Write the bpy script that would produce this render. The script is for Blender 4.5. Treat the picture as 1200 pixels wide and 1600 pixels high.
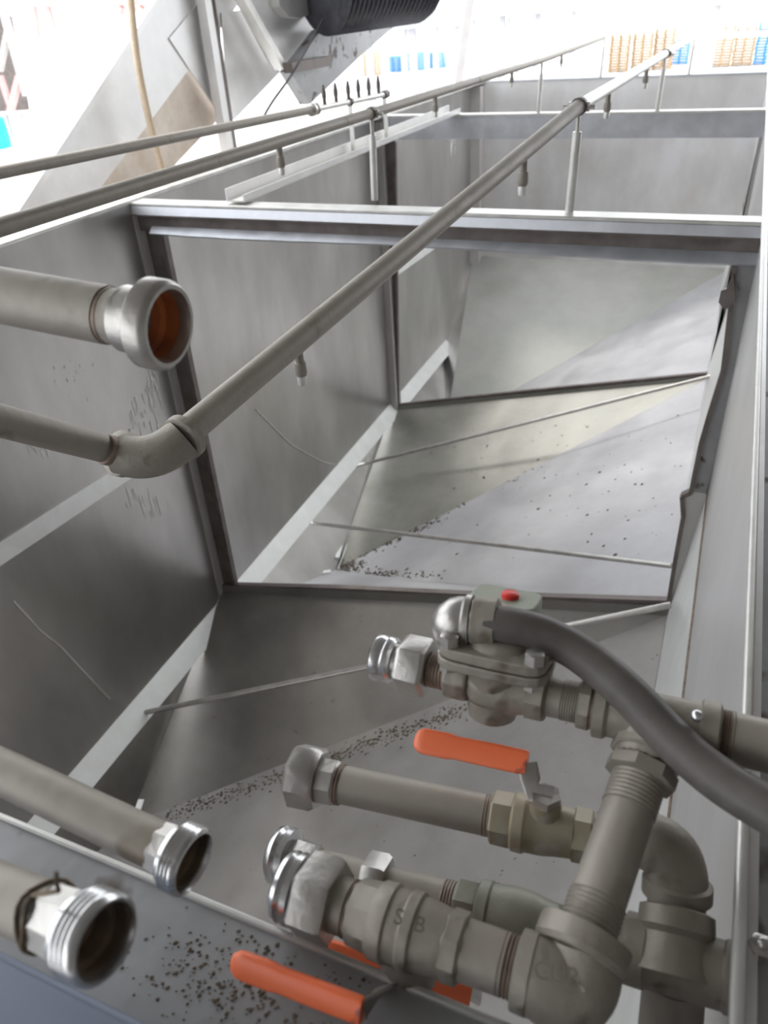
import bpy, math, random
import numpy as np
from mathutils import Vector, Matrix
random.seed(7)
for o in list(bpy.data.objects): bpy.data.objects.remove(o)
SC = bpy.context.scene
COL = SC.collection

# ------------------------------------------------------------------ camera
# lengths below are written in "tank units" (camera height above the tank rim = 1); S turns them into metres
S = 0.6
H = 3.7
FPX = 1187.17
RX = np.array([[0.92066233, 0.16834968, -0.35219208],
               [0.38604593, -0.52642627, 0.75752486],
               [-0.05787409, -0.83338692, -0.54965155]])
cam_d = bpy.data.cameras.new('camera'); cam = bpy.data.objects.new('camera', cam_d); COL.objects.link(cam)
right, down, fwd = [Vector(RX[:, i]) for i in range(3)]
M = Matrix((right, -down, -fwd)).transposed().to_4x4(); M.translation = (0, 0, H)
cam.matrix_world = M
cam_d.sensor_fit = 'HORIZONTAL'; cam_d.sensor_width = 36; cam_d.lens = 36*FPX/1200
cam_d.clip_start = 0.02; cam_d.clip_end = 500
cam_d.dof.use_dof = True; cam_d.dof.focus_distance = 1.1; cam_d.dof.aperture_fstop = 9.0
SC.camera = cam

# ------------------------------------------------------------------ light and exposure
w = bpy.data.worlds.new('sky'); SC.world = w; w.use_nodes = True
bg = w.node_tree.nodes['Background']; bg.inputs[0].default_value = (0.93, 0.96, 1.0, 1); bg.inputs[1].default_value = 3.0
sd = bpy.data.lights.new('sun', 'SUN'); sun = bpy.data.objects.new('sun', sd); COL.objects.link(sun)
sd.energy = 1.3; sd.angle = math.radians(12); sd.color = (1, .97, .92)
sun.rotation_euler = Vector((0.30, -0.42, -0.86)).to_track_quat('-Z', 'Y').to_euler()
sun.location = (-10, 20, 25)
vs = SC.view_settings; vs.view_transform = 'Standard'; vs.look = 'None'; vs.gamma = 1; vs.use_curve_mapping = False
vs.exposure = 0.0

# ------------------------------------------------------------------ measuring helpers (sight line of the photo met with a real plane)
def ray(px, py): return Vector(RX @ np.array([px-600, py-800, FPX]))
def onx(px, py, x): r = ray(px, py); return r*(x/r.x)
def ony(px, py, y): r = ray(px, py); return r*(y/r.y)
def onz(px, py, z): r = ray(px, py); return r*(z/r.z)
def cp(px, py, d): return ray(px, py)*(d/FPX)
def XL(y): return -3.82-0.018*(y-4.5)           # the left wall, slightly out of square
def onL(px, py, off=0):
    r = ray(px, py); t = (-3.82+0.018*4.5+off)/(r.x+0.018*r.y); return r*t
V = Vector

# ------------------------------------------------------------------ mesh helpers
ORG = {}
class MB:
    def __init__(s): s.v = []; s.f = []
    def add(s, vs_, fs):
        n = len(s.v); s.v += [tuple(a) for a in vs_]; s.f += [tuple(i+n for i in f) for f in fs]; return s
    def box(s, a, b):
        (x0, y0, z0), (x1, y1, z1) = a, b
        vs_ = [(x0,y0,z0),(x1,y0,z0),(x1,y1,z0),(x0,y1,z0),(x0,y0,z1),(x1,y0,z1),(x1,y1,z1),(x0,y1,z1)]
        return s.add(vs_, [(0,3,2,1),(4,5,6,7),(0,1,5,4),(1,2,6,5),(2,3,7,6),(3,0,4,7)])
    def slab(s, pts, th):                        # polygon extruded by the vector th
        pts = [V(p) for p in pts]; th = V(th); n = len(pts)
        vs_ = pts+[p+th for p in pts]
        fs = [tuple(range(n))[::-1], tuple(range(n, 2*n))]+[(i, (i+1) % n, n+(i+1) % n, n+i) for i in range(n)]
        return s.add(vs_, fs)
    def bar(s, p0, p1, wx, wz, up=(0,0,1)):      # rectangular bar between two points
        p0 = V(p0); p1 = V(p1); a = (p1-p0).normalized(); u = V(up); b = a.cross(u)
        if b.length < 1e-4: b = a.cross(V((1,0,0)))
        b.normalize(); c = b.cross(a).normalized()
        q = [b*(-wx/2)-c*(wz/2), b*(wx/2)-c*(wz/2), b*(wx/2)+c*(wz/2), b*(-wx/2)+c*(wz/2)]
        return s.slab([p0+k for k in q], p1-p0)
    def lathe(s, p0, ax, prof, seg=24, rot=0.0, closed=True):
        p0 = V(p0); a = V(ax).normalized(); b = a.orthogonal()
        ref = V((0,0,1)); b = ref-a*ref.dot(a)
        if b.length < 1e-3: b = V((1,0,0))-a*a.x
        b.normalize(); c = a.cross(b)
        n = len(s.v)
        for t, r in prof:
            for k in range(seg):
                th = 2*math.pi*(k+rot)/seg
                s.v.append(tuple(p0+a*t+(b*math.cos(th)+c*math.sin(th))*r))
        m = len(prof)
        for i in range(m-1):
            for k in range(seg):
                k2 = (k+1) % seg
                s.f.append((n+i*seg+k, n+i*seg+k2, n+(i+1)*seg+k2, n+(i+1)*seg+k))
        if closed:
            s.f.append(tuple(n+k for k in range(seg))[::-1]); s.f.append(tuple(n+(m-1)*seg+k for k in range(seg)))
        return s
    def ring(s, p0, ax, L, ro, ri, seg=32, rot=0):  # hollow cylinder
        prof = [(0, ri), (0, ro), (L, ro), (L, ri), (0, ri)]
        return s.lathe(p0, ax, prof, seg, rot, closed=False)
    def tube(s, pts, rs, seg=12):
        pts = [V(p) for p in pts]
        if not isinstance(rs, (list, tuple)): rs = [rs]*len(pts)
        n = len(s.v); prev = None
        for i, p in enumerate(pts):
            t = (pts[min(i+1, len(pts)-1)]-pts[max(i-1, 0)]).normalized()
            if prev is None: b = t.orthogonal().normalized()
            else: b = (prev-t*prev.dot(t)).normalized()
            prev = b; c = t.cross(b)
            for k in range(seg):
                th = 2*math.pi*k/seg
                s.v.append(tuple(p+(b*math.cos(th)+c*math.sin(th))*rs[i]))
        for i in range(len(pts)-1):
            for k in range(seg):
                k2 = (k+1) % seg
                s.f.append((n+i*seg+k, n+i*seg+k2, n+(i+1)*seg+k2, n+(i+1)*seg+k))
        s.f.append(tuple(n+k for k in range(seg))[::-1]); s.f.append(tuple(n+(len(pts)-1)*seg+k for k in range(seg)))
        return s
    def ball(s, c, r, seg=12, sc=(1,1,1)):
        c = V(c); n = len(s.v); m = seg//2
        for i in range(m+1):
            ph = math.pi*i/m
            for k in range(seg):
                th = 2*math.pi*k/seg
                s.v.append((c.x+r*sc[0]*math.sin(ph)*math.cos(th), c.y+r*sc[1]*math.sin(ph)*math.sin(th), c.z+r*sc[2]*math.cos(ph)))
        for i in range(m):
            for k in range(seg):
                k2 = (k+1) % seg
                s.f.append((n+i*seg+k, n+(i+1)*seg+k, n+(i+1)*seg+k2, n+i*seg+k2))
        return s
    def build(s, name, mat, parent=None, smooth=True, bevel=0, **kw):
        vs_ = np.array(s.v, float)*S + np.array([0, 0, H])
        c = (vs_.min(0)+vs_.max(0))/2
        if parent is None: c[2] = vs_[:, 2].min()
        me = bpy.data.meshes.new(name); me.from_pydata((vs_-c).tolist(), [], s.f); me.validate(); me.update()
        import bmesh
        bm = bmesh.new(); bm.from_mesh(me)
        bmesh.ops.remove_doubles(bm, verts=bm.verts, dist=1e-6)
        bmesh.ops.recalc_face_normals(bm, faces=bm.faces); bm.to_mesh(me); bm.free()
        me.materials.append(mat)
        if smooth:
            for p in me.polygons: p.use_smooth = True
            me.set_sharp_from_angle(angle=math.radians(38))
        o = bpy.data.objects.new(name, me); COL.objects.link(o)
        if parent:
            o.parent = parent; o.location = V(c)-ORG[parent.name]
        else: o.location = c
        ORG[o.name] = V(c)
        if bevel:
            b = o.modifiers.new('bevel', 'BEVEL'); b.width = bevel*S; b.segments = 2; b.limit_method = 'ANGLE'
        for k, v_ in kw.items(): o[k] = v_
        return o
def thing(name, label, cat, at, group=None):
    o = bpy.data.objects.new(name, None); COL.objects.link(o); o.empty_display_size = .05
    p = V(at)*S+V((0, 0, H)); o.location = p; ORG[o.name] = p
    o['label'] = label; o['category'] = cat
    if group: o['group'] = group
    return o

# ------------------------------------------------------------------ materials
def mat(name, base, metal=0., rough=.5, c2=None, mix_scale=6., stretch=(1,1,1), bump=.0, bscale=30., dent=0., rvar=.12, spots=None, contrast=(.35,.65), dust=None):
    m = bpy.data.materials.new(name); m.use_nodes = True; nt = m.node_tree; N = nt.nodes; L = nt.links
    b = N['Principled BSDF']; b.inputs['Metallic'].default_value = metal; b.inputs['Roughness'].default_value = rough
    tc = N.new('ShaderNodeTexCoord'); mp = N.new('ShaderNodeMapping'); mp.inputs['Scale'].default_value = stretch
    L.new(tc.outputs['Object'], mp.inputs[0])
    n = N.new('ShaderNodeTexNoise'); n.inputs['Scale'].default_value = mix_scale; n.inputs['Detail'].default_value = 6; n.inputs['Roughness'].default_value = .6
    L.new(mp.outputs[0], n.inputs['Vector'])
    cr = N.new('ShaderNodeValToRGB'); cr.color_ramp.elements[0].position = contrast[0]; cr.color_ramp.elements[1].position = contrast[1]
    cr.color_ramp.elements[0].color = (*base, 1); cr.color_ramp.elements[1].color = (*(c2 or base), 1)
    L.new(n.outputs['Fac'], cr.inputs[0]); out = cr.outputs[0]
    if spots:
        col, sc_, th = spots
        n2 = N.new('ShaderNodeTexNoise'); n2.inputs['Scale'].default_value = sc_; n2.inputs['Detail'].default_value = 3
        L.new(tc.outputs['Object'], n2.inputs['Vector'])
        r2 = N.new('ShaderNodeValToRGB'); r2.color_ramp.elements[0].position = th; r2.color_ramp.elements[1].position = th+.06
        L.new(n2.outputs['Fac'], r2.inputs[0])
        mx = N.new('ShaderNodeMix'); mx.data_type = 'RGBA'; L.new(r2.outputs[0], mx.inputs[0]); L.new(out, mx.inputs[6]); mx.inputs[7].default_value = (*col, 1)
        out = mx.outputs[2]
    if dust:                                     # dust settled on upward faces
        ge = N.new('ShaderNodeNewGeometry'); sx = N.new('ShaderNodeSeparateXYZ'); L.new(ge.outputs['Normal'], sx.inputs[0])
        ma = N.new('ShaderNodeMath'); ma.operation = 'MULTIPLY_ADD'; L.new(n.outputs['Fac'], ma.inputs[0]); ma.inputs[1].default_value = .5; L.new(sx.outputs[2], ma.inputs[2])
        r3 = N.new('ShaderNodeMapRange'); r3.inputs[1].default_value = .55; r3.inputs[2].default_value = 1.15; r3.inputs[4].default_value = .5; L.new(ma.outputs[0], r3.inputs[0])
        m3 = N.new('ShaderNodeMix'); m3.data_type = 'RGBA'; L.new(r3.outputs[0], m3.inputs[0]); L.new(out, m3.inputs[6]); m3.inputs[7].default_value = (*dust, 1)
        out = m3.outputs[2]
        mm = N.new('ShaderNodeMath'); mm.operation = 'MULTIPLY_ADD'; mm.inputs[1].default_value = -metal; mm.inputs[2].default_value = metal; L.new(r3.outputs[0], mm.inputs[0]); L.new(mm.outputs[0], b.inputs['Metallic'])
    L.new(out, b.inputs['Base Color'])
    if rvar:
        mr = N.new('ShaderNodeMapRange'); mr.inputs[3].default_value = max(.03, rough-rvar); mr.inputs[4].default_value = min(1, rough+rvar)
        mr.inputs[1].default_value = .2; mr.inputs[2].default_value = .8
        L.new(n.outputs['Fac'], mr.inputs[0]); L.new(mr.outputs[0], b.inputs['Roughness'])
    last = None
    if bump:
        nb = N.new('ShaderNodeTexNoise'); nb.inputs['Scale'].default_value = bscale; nb.inputs['Detail'].default_value = 4; L.new(mp.outputs[0], nb.inputs['Vector'])
        bp = N.new('ShaderNodeBump'); bp.inputs['Strength'].default_value = bump; bp.inputs['Distance'].default_value = .004
        L.new(nb.outputs['Fac'], bp.inputs['Height']); last = bp
    if dent:
        nd = N.new('ShaderNodeTexNoise'); nd.inputs['Scale'].default_value = 1.6; nd.inputs['Detail'].default_value = 1.5; L.new(tc.outputs['Object'], nd.inputs['Vector'])
        bd = N.new('ShaderNodeBump'); bd.inputs['Strength'].default_value = dent; bd.inputs['Distance'].default_value = .05
        L.new(nd.outputs['Fac'], bd.inputs['Height'])
        if last: L.new(last.outputs[0], bd.inputs['Normal'])
        last = bd
    if last: L.new(last.outputs[0], b.inputs['Normal'])
    return m
MT = dict(
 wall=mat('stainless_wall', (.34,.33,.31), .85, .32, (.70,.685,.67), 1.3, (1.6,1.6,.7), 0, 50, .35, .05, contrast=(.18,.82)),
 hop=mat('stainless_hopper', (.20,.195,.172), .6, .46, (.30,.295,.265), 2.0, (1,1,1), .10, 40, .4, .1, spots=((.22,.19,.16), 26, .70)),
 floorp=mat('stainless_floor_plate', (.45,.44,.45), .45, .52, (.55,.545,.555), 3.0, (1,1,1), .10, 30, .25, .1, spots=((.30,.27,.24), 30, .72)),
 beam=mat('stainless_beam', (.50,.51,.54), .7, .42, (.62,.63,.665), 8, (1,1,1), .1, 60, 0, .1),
 hop1=mat('shaded_hopper_sheet', (.155,.145,.13), .5, .48, (.235,.22,.20), 2.4, (1,1,1), .1, 40, .4, .1, spots=((.16,.13,.11), 22, .70)),  # shade of the near bay put into the base; spots are dirt
 floor1=mat('shaded_floor_sheet', (.25,.237,.222), .4, .52, (.33,.317,.305), 3, (1,1,1), .1, 30, .25, .1, spots=((.22,.19,.17), 26, .71)),  # near bay floor darkened for its shade; spots are dirt
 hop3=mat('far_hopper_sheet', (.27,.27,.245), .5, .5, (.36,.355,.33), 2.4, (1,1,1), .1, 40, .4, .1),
 wallr=mat('skylit_wall_steel', (.66,.64,.62), .6, .36, (.80,.795,.80), 1.4, (2,1,1), .1, 50, .4, .08),  # grazing sky reflection put into a lighter base colour
 cast=mat('cast_mark', (.19,.17,.145), .3, .6, (.23,.20,.17), 20),
 strip=mat('skylit_steel_strip', (.86,.87,.84), .35, .38, (.93,.94,.93), 9, (1,1,1), .08, 40, .2, .1),  # reflected sky painted in as a near-white base
 dark=mat('dark_and_shaded_steel', (.13,.11,.10), .6, .5, (.20,.175,.165), 10),  # dark parts, and shade painted on the beam recess and stile
 rim=mat('rim_steel', (.62,.61,.58), .6, .42, (.74,.73,.70), 12, (1,1,1), .1, 60),
 pipe=mat('dusty_grey_pipe', (.27,.245,.215), .35, .52, (.335,.305,.27), 9, (1,1,1), .25, 60, 0, .12, spots=((.17,.135,.10), 11, .64), dust=(.42,.385,.32)),
 fit=mat('dusty_cast_fitting', (.25,.225,.19), .35, .55, (.31,.285,.25), 14, (1,1,1), .45, 70, 0, .12, spots=((.15,.115,.085), 16, .63), dust=(.42,.385,.32)),
 nut=mat('dusty_steel_nut', (.42,.405,.38), .8, .34, (.54,.52,.49), 16, (1,1,1), .2, 80, 0, .1),
 silver=mat('bright_machined_steel', (.62,.62,.62), .95, .24, (.72,.72,.73), 14, rvar=.06),
 thread=mat('stained_thread', (.16,.12,.10), .5, .5, (.30,.23,.18), 40),
 brass=mat('dusty_brass_valve', (.30,.245,.15), .45, .5, (.36,.32,.24), 18, (1,1,1), .3, 80, spots=((.42,.40,.34), 20, .60), dust=(.45,.42,.33)),
 green=mat('dusty_green_valve', (.13,.145,.12), .4, .5, (.20,.20,.17), 12, (1,1,1), .3, 80, dust=(.42,.40,.32)),
 coil=mat('grey_green_plastic', (.30,.33,.25), 0, .55, (.36,.38,.31), 8, bump=.1),
 red=mat('red_plastic', (.75,.04,.03), 0, .4),
 orange=mat('orange_vinyl', (.92,.17,.06), 0, .38, (.95,.22,.09), 10, bump=.08, spots=((.35,.08,.05), 30, .70)),
 rubber=mat('black_rubber_hose', (.075,.07,.07), 0, .5, (.15,.135,.125), 12, (1,1,1), .25, 60, dust=(.15,.135,.115)),
 rust=mat('rusty_bore', (.62,.20,.06), .1, .8, (.26,.08,.04), 12, bump=.4, bscale=60),
 bore=mat('dirty_bore', (.07,.05,.04), .2, .7, (.20,.14,.09), 12),
 flange=mat('grimy_flange', (.26,.26,.26), .5, .5, (.36,.36,.365), 5, (1,1,1), .2, 40, 0, .1, spots=((.09,.07,.055), 12, .60)),
 blue=mat('blue_grey_plate', (.20,.23,.30), .3, .5, (.25,.28,.35), 6),
 conv=mat('conveyor_steel', (.66,.65,.64), .5, .42, (.78,.77,.76), 4, (1,1,1), .1, 40, .2, .1),
 convb=mat('conveyor_belly', (.50,.41,.33), .3, .55, (.70,.63,.56), 1.5, (1,3,3)),
 duct=mat('black_corrugated_duct', (.045,.045,.055), .1, .40, (.10,.10,.115), 10),
 rope=mat('beige_rope', (.68,.55,.40), 0, .8, (.60,.47,.33), 40, bump=.4, bscale=120),
 cable=mat('dark_cable', (.05,.045,.05), 0, .6),
 conc=mat('pale_concrete_yard', (.62,.60,.58), 0, .9, (.72,.71,.70), .3, bump=.1, rvar=0),
 wood=mat('pale_pallet_wood', (.52,.35,.19), 0, .8, (.58,.42,.26), 3, rvar=0),
 bluep=mat('blue_pallet_plastic', (.03,.30,.75), 0, .5, (.05,.38,.85), 3, rvar=0),
 white=mat('white_painted_steel', (.46,.46,.48), 0, .5, (.52,.52,.54), 4, rvar=0),
 wgrey=mat('grey_painted_steel', (.45,.43,.42), .2, .5, (.52,.50,.48), 6, rvar=0),
 redst=mat('hazed_red_steel', (.72,.36,.34), 0, .6, (.78,.45,.42), 4, rvar=0),  # red paled to salmon, haze and flare put into the colour
 roof=mat('shade_canopy_sheet', (.20,.19,.175), .1, .7, (.25,.24,.225), 1, rvar=0),
 aqua=mat('aqua_drum', (.02,.50,.62), 0, .4),
 debris=mat('plant_debris', (.06,.045,.03), 0, .9, (.20,.15,.10), 60),
 chalk=mat('splash_and_gap_light', (.85,.85,.83), .1, .5),
)

# ================================================================== YARD AND ADDED CANOPY
GZ = -H/S
g = MB().slab([(-90,-30,GZ-.3),(90,-30,GZ-.3),(90,160,GZ-.3),(-90,160,GZ-.3)], (0,0,.3)).build('floor', MT['conc'], kind='structure')
rf = MB().slab([(-3.7,-14,2.2),(5,-14,2.2),(5,9.2,2.2),(-3.7,9.2,2.2)], (0,0,.08)).build('shade_canopy', MT['roof'], kind='structure')  # unseen canopy, added and sized to darken the near bay
for k, (x, y) in enumerate([(-3.5,-3),(4.8,-3),(4.8,8.4),(-3.5,-9),(4.8,-9)]):
    MB().box((x-.14,y-.14,GZ),(x+.14,y+.14,2.2)).build('trim_%d' % (k+1), MT['wgrey'], kind='structure')
MB().box((-3.7,-14.2,GZ),(5,-14,2.2)).build('wall_back', MT['roof'], kind='structure')  # unseen wall behind the camera, closing the added canopy
MB().box((5,-14.2,GZ),(5.2,8.6,2.2)).build('shade_wall', MT['roof'], kind='structure')  # unseen wall, added to darken reflections in the left wall

# ================================================================== THE TANK
tank = thing('wash_tank', 'long open stainless steel tank of three bays with slanted hopper bottoms', 'tank', (-1.8, 6.6, GZ))
XR = .175; Y0 = .41; Y1 = 4.5; Y2 = 8.93; Y3 = 12.92; T = .012
def P(x, y, z): return V((x, y, z))
# left wall, one sheet per bay
for a, b, zb in ((Y0, Y1, -4.56), (Y1, Y2, -4.56), (Y2, Y3, -4.6)):
    zb = zb if b < 10 else -5.3; pts = [P(XL(a),a,-1), P(XL(b),b,-1), P(XL(b),b,zb), P(XL(a),a,zb)]
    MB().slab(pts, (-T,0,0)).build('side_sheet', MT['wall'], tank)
# below the fold the left wall goes down to the apexes: part of each hopper
MB().box((XL(9)-.16,Y0-.2,-1.012),(XL(4)-.0,Y3,-.985)).build('rim_flange', MT['rim'], tank, bevel=.003)
# right wall
for a, b in ((Y0, Y1), (Y1, Y2), (Y2, Y3)):
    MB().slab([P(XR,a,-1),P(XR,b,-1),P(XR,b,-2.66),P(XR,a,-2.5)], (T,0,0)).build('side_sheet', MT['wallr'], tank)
    MB().slab([P(XR,a,-2.5),P(XR,b,-2.66),P(.072,b,-3.72),P(.072,a,-3.68)], (T,0,0)).build('lower_side_sheet', MT['strip'], tank)  # light from the left sky painted in by the pale strip colour
    MB().tube([P(XR-.004,a+.02,-2.5), P(XR-.004,b-.02,-2.66)], .007, 6).build('fold_weld', MT['thread'], tank)
MB().tube([P(XR-.010,Y0-.1,-.997), P(XR-.010,Y3,-.997)], .009, 10).build('rim_bead', MT['rim'], tank)
MB().slab([P(XR-.005,Y0-.2,-1.01),P(.9,Y0-.2,-1.01),P(.9,Y3,-1.01),P(XR-.005,Y3,-1.01)], (0,0,-.012)).build('rim_flange', MT['flange'], tank)
MB().slab([P(.9,Y0-.2,-1.01),P(.9,Y3,-1.01),P(.9,Y3,-5.0),P(.9,Y0-.2,-5.0)], (T,0,0)).build('outer_sheet', MT['wall'], tank)
b_ = onz(1190, 1478, -1.0)
MB().lathe(b_+V((0,0,-.01)), (0,0,1), [(0,.016),(.012,.016),(.014,.012)], 6).ball(b_+V((0,0,.006)), .009, 10).build('bolt', MT['nut'], tank)
# far end wall
MB().slab([P(XL(Y3),Y3,-1),P(XR,Y3,-1),P(XR,Y3,-3.9),P(XL(Y3),Y3,-3.9)], (0,T,0)).build('end_sheet', MT['wallr'], tank)
MB().box((XL(Y3)-.1,Y3-.01,-1.01),(XR+.1,Y3+.10,-.985)).build('end_rim', MT['beam'], tank)
# near end wall with its flange and upstand
MB().slab([P(XL(Y0),Y0,-1.02),P(XR,Y0,-1.02),P(XR,Y0,-3.7),P(XL(Y0),Y0,-3.7)], (0,-T,0)).build('end_sheet', MT['wall'], tank)
MB().slab([P(XL(Y0),Y0+.003,-1),P(XR,Y0+.003,-1),P(XR,.23,-1),P(XL(Y0),.23,-1)], (0,0,-.014)).build('end_flange', MT['flange'], tank)
MB().slab([P(XL(Y0),Y0+.006,-.994),P(XR,Y0+.006,-.994),P(XR,Y0-.004,-.994),P(XL(Y0),Y0-.004,-.994)], (0,0,-.03)).build('end_bead', MT['rim'], tank, bevel=.003)
MB().slab([P(XL(Y0),.243,-.93),P(XR,.243,-.93),P(XR,-.25,-.93),P(XL(Y0),-.25,-.93)], (0,0,-.09)).build('end_step', MT['blue'], tank, bevel=.012)
# hopper bottoms
apex = [V((-3.6,2.5,-5.3)), V((-3.46,6.03,-5.3)), onz(697, 668, -5.3)]
bays = [(Y0, Y1, -3.7, -3.68), (Y1, Y2, -3.70, -3.76), (Y2, Y3, -3.72, -3.62)]
zLF = [-4.8, -4.78, -4.75]; zLB = [-4.5, -4.68, -3.62]
for i, (a, b, zf, zb) in enumerate(bays):
    A = apex[i]
    LF = P(XL(a), a+.03, zLF[i]); LB = P(XL(b), b-(.04 if i<2 else -.01), zLB[i]); RF = P(.072, a+.03, zf); RB = P(.072+(0 if i<2 else .1), b-(.04 if i<2 else -.01), zb)
    def tri(p, q, r, name, m):
        n = (V(q)-V(p)).cross(V(r)-V(p)).normalized()
        if n.z > 0: n = -n
        return MB().slab([p, q, r], n*T).build(name, m, tank)
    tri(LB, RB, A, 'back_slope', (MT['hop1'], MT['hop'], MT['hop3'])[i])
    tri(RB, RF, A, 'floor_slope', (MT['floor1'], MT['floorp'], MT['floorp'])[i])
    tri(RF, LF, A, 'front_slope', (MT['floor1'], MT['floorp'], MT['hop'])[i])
    LBs = P(XL(b), b-.04, -4.8) if i < 2 else P(XL(11.2), 11.2, -4.74)
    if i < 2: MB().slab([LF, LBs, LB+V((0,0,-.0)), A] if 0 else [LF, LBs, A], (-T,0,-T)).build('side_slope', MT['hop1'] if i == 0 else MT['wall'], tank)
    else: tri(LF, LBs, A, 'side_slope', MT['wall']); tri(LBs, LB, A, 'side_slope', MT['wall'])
# bevel strip with sky brightness in its colour on the fold of the left wall, one length per bay
for i, (a, b) in enumerate(((Y0+.03, Y1-.06), (Y1+.03, Y2-.06), (Y2+.03, 11.35))):
    zt = -4.55-.005*i; pts = [P(XL(a)+.004,a,zt),P(XL(b)+.004,b,zt),P(XL(b)+.13,b,zt-.155),P(XL(a)+.13,a,zt-.155)]
    MB().slab(pts, (-.01,0,-.008)).build('bevel_strip', MT['strip'], tank)
# flat bars higher on the left wall
for pts in ([(0,884),(204,745),(200,728),(0,855)],):
    q = [onL(*p, .012) for p in [(-240,1046),(207,746),(180,733),(-240,1004)]]
    MB().slab(q, (-.010,0,0)).build('wall_bar', MT['strip'], tank)
q = [onL(*p, .012) for p in [(613,436),(685,385),(700,368),(640,400)]]
MB().slab(q, (-.010,0,0)).build('wall_bar', MT['strip'], tank)
# partitions with their openings
def partition(yp, opening_px, beam, left_px, name_z):
    """frame plate around an opening: left stile, right stile and sill"""
    pt = None
    return pt
# partition one
x0 = XL(Y1); op = {k: ony(*p, Y1) for k, p in dict(tl=(256,366), bl=(368,914), br=(1045,938)).items()}
edge = [ony(*p, Y1) for p in [(1148,408),(1143,470),(1130,580),(1108,650),(1095,695),(1080,768)]]
edge2 = [ony(*p, Y1) for p in [(1066,774),(1068,805),(1056,870),(1047,925),(1045,938)]]
part1 = MB().slab([P(x0,Y1,-1.02), P(op['tl'].x,Y1,-1.02), op['tl'], op['bl'], P(x0,Y1,op['bl'].z-.06)], (0,.012,0)).build('partition_stile', MT['dark'], tank)  # shadowed face of the stile painted dark
MB().slab([P(XR,Y1,-1.02)]+[P(edge[0].x,Y1,-1.02)]+edge+[P(XR,Y1,edge[-1].z)], (0,.012,0)).build('partition_stile', MT['flange'], tank)
MB().slab([P(XR,Y1,edge[-1].z)]+[edge[-1]]+edge2+[P(.072,Y1,-3.75)], (0,.012,0)).build('partition_stile', MT['wall'], tank)
for pts, wd in ((edge+edge2, .028), ([op['tl'], op['bl']], .03), ([op['bl'], op['bl'].lerp(op['br'],.3)+V((0,0,.01)), op['bl'].lerp(op['br'],.62)+V((0,0,-.008)), op['br']], .03)):
    mb = MB()
    for a, b in zip(pts[:-1], pts[1:]): mb.bar(a, b, .05, wd, up=(0,0,1) if abs((b-a).normalized().z) < .7 else (1,0,0))
    mb.build('edge_lip', MT['dark'], tank)
# bent flap on the right stile
f0 = [ony(*p, Y1-.02) for p in [(1146,428),(1150,470),(1133,482),(1123,470),(1127,452),(1136,449)]]
MB().slab(f0, (0,-.03,0)).build('bent_tab', MT['dark'], tank)
# sill sheet below the opening
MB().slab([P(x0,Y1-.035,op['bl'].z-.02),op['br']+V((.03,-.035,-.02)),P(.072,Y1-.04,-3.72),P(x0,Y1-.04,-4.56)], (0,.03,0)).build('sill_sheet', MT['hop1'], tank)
# partition one top: box beam, recessed plate and lower lip
pb = thing  # noqa
zt = -1.0
zb_ = [ony(700, q, yy).z for q, yy in ((331,Y1-.09),(356,Y1-.09),(374,Y1-.055),(386,Y1-.09))]
MB().slab([P(x0,Y1-.09,zt),P(XR,Y1-.09,zt),P(XR,Y1+.05,zt),P(x0,Y1+.05,zt)], (0,0,-.02)).build('beam_cap', MT['rim'], tank, bevel=.004)
MB().slab([P(x0,Y1-.085,zt-.02),P(XR,Y1-.085,zt-.02),P(XR,Y1-.10,zb_[1]),P(x0,Y1-.10,zb_[1])], (0,.02,0)).build('beam_face', MT['beam'], tank, bevel=.003)
MB().slab([P(x0,Y1-.05,zb_[1]),P(XR,Y1-.05,zb_[1]),P(XR,Y1-.05,zb_[3]),P(x0,Y1-.05,zb_[3])], (0,.02,0)).build('beam_recess', MT['dark'], tank)  # shadow inside the recess painted as dark steel
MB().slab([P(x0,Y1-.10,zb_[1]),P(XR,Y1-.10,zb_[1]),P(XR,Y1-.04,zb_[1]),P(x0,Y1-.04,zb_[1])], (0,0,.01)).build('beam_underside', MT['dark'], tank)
N_ = 24; top = []; bot = []
for k in range(N_+1):
    t = k/N_; x = x0+.12+(XR-x0-.12)*t
    top.append(P(x, Y1-.052, zb_[2])); bot.append(P(x, Y1-.10, zb_[3]-.006*math.sin(9*t)-.004*random.random()-.008*t))
MB().slab(top+bot[::-1], (0,.012,-.012)).build('opening_lip', MT['beam'], tank)
for k in range(8):
    x = -3.5+k*.47; MB().bar(P(x,Y1-.102,zb_[1]+.006),P(x+.06,Y1-.102,zb_[1]+.006),.004,.008).build('weld_gap', MT['dark'], tank)
# partition two
x2 = XL(Y2); A_ = [ony(*p, Y2) for p in [(617,222),(622,633),(815,612),(1112,583)]]
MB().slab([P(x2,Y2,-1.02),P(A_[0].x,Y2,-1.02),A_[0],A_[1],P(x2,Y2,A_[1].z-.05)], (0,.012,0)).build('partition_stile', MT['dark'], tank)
e2 = ony(1168, 332, Y2)
MB().slab([P(XR,Y2,-1.02),P(e2.x-.02,Y2,-1.02),P(e2.x-.03,Y2,-1.9),P(.07,Y2,-2.8),A_[3]+V((.0,0,0)),P(.08,Y2,-3.76),P(XR,Y2,-2.7)], (0,.012,0)).build('partition_stile', MT['wall'], tank)
mb = MB()
for a, b in zip(A_[:-1], A_[1:]): mb.bar(a, b, .045, .035)
mb.build('edge_lip', MT['dark'], tank)
MB().slab([P(x2,Y2-.03,A_[1].z-.02),A_[2]+V((0,-.03,-.02)),A_[3]+V((0,-.03,-.02)),P(.072,Y2-.04,-3.80),P(x2,Y2-.04,-4.74)], (0,.025,0)).build('sill_sheet', MT['hop'], tank)
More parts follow.
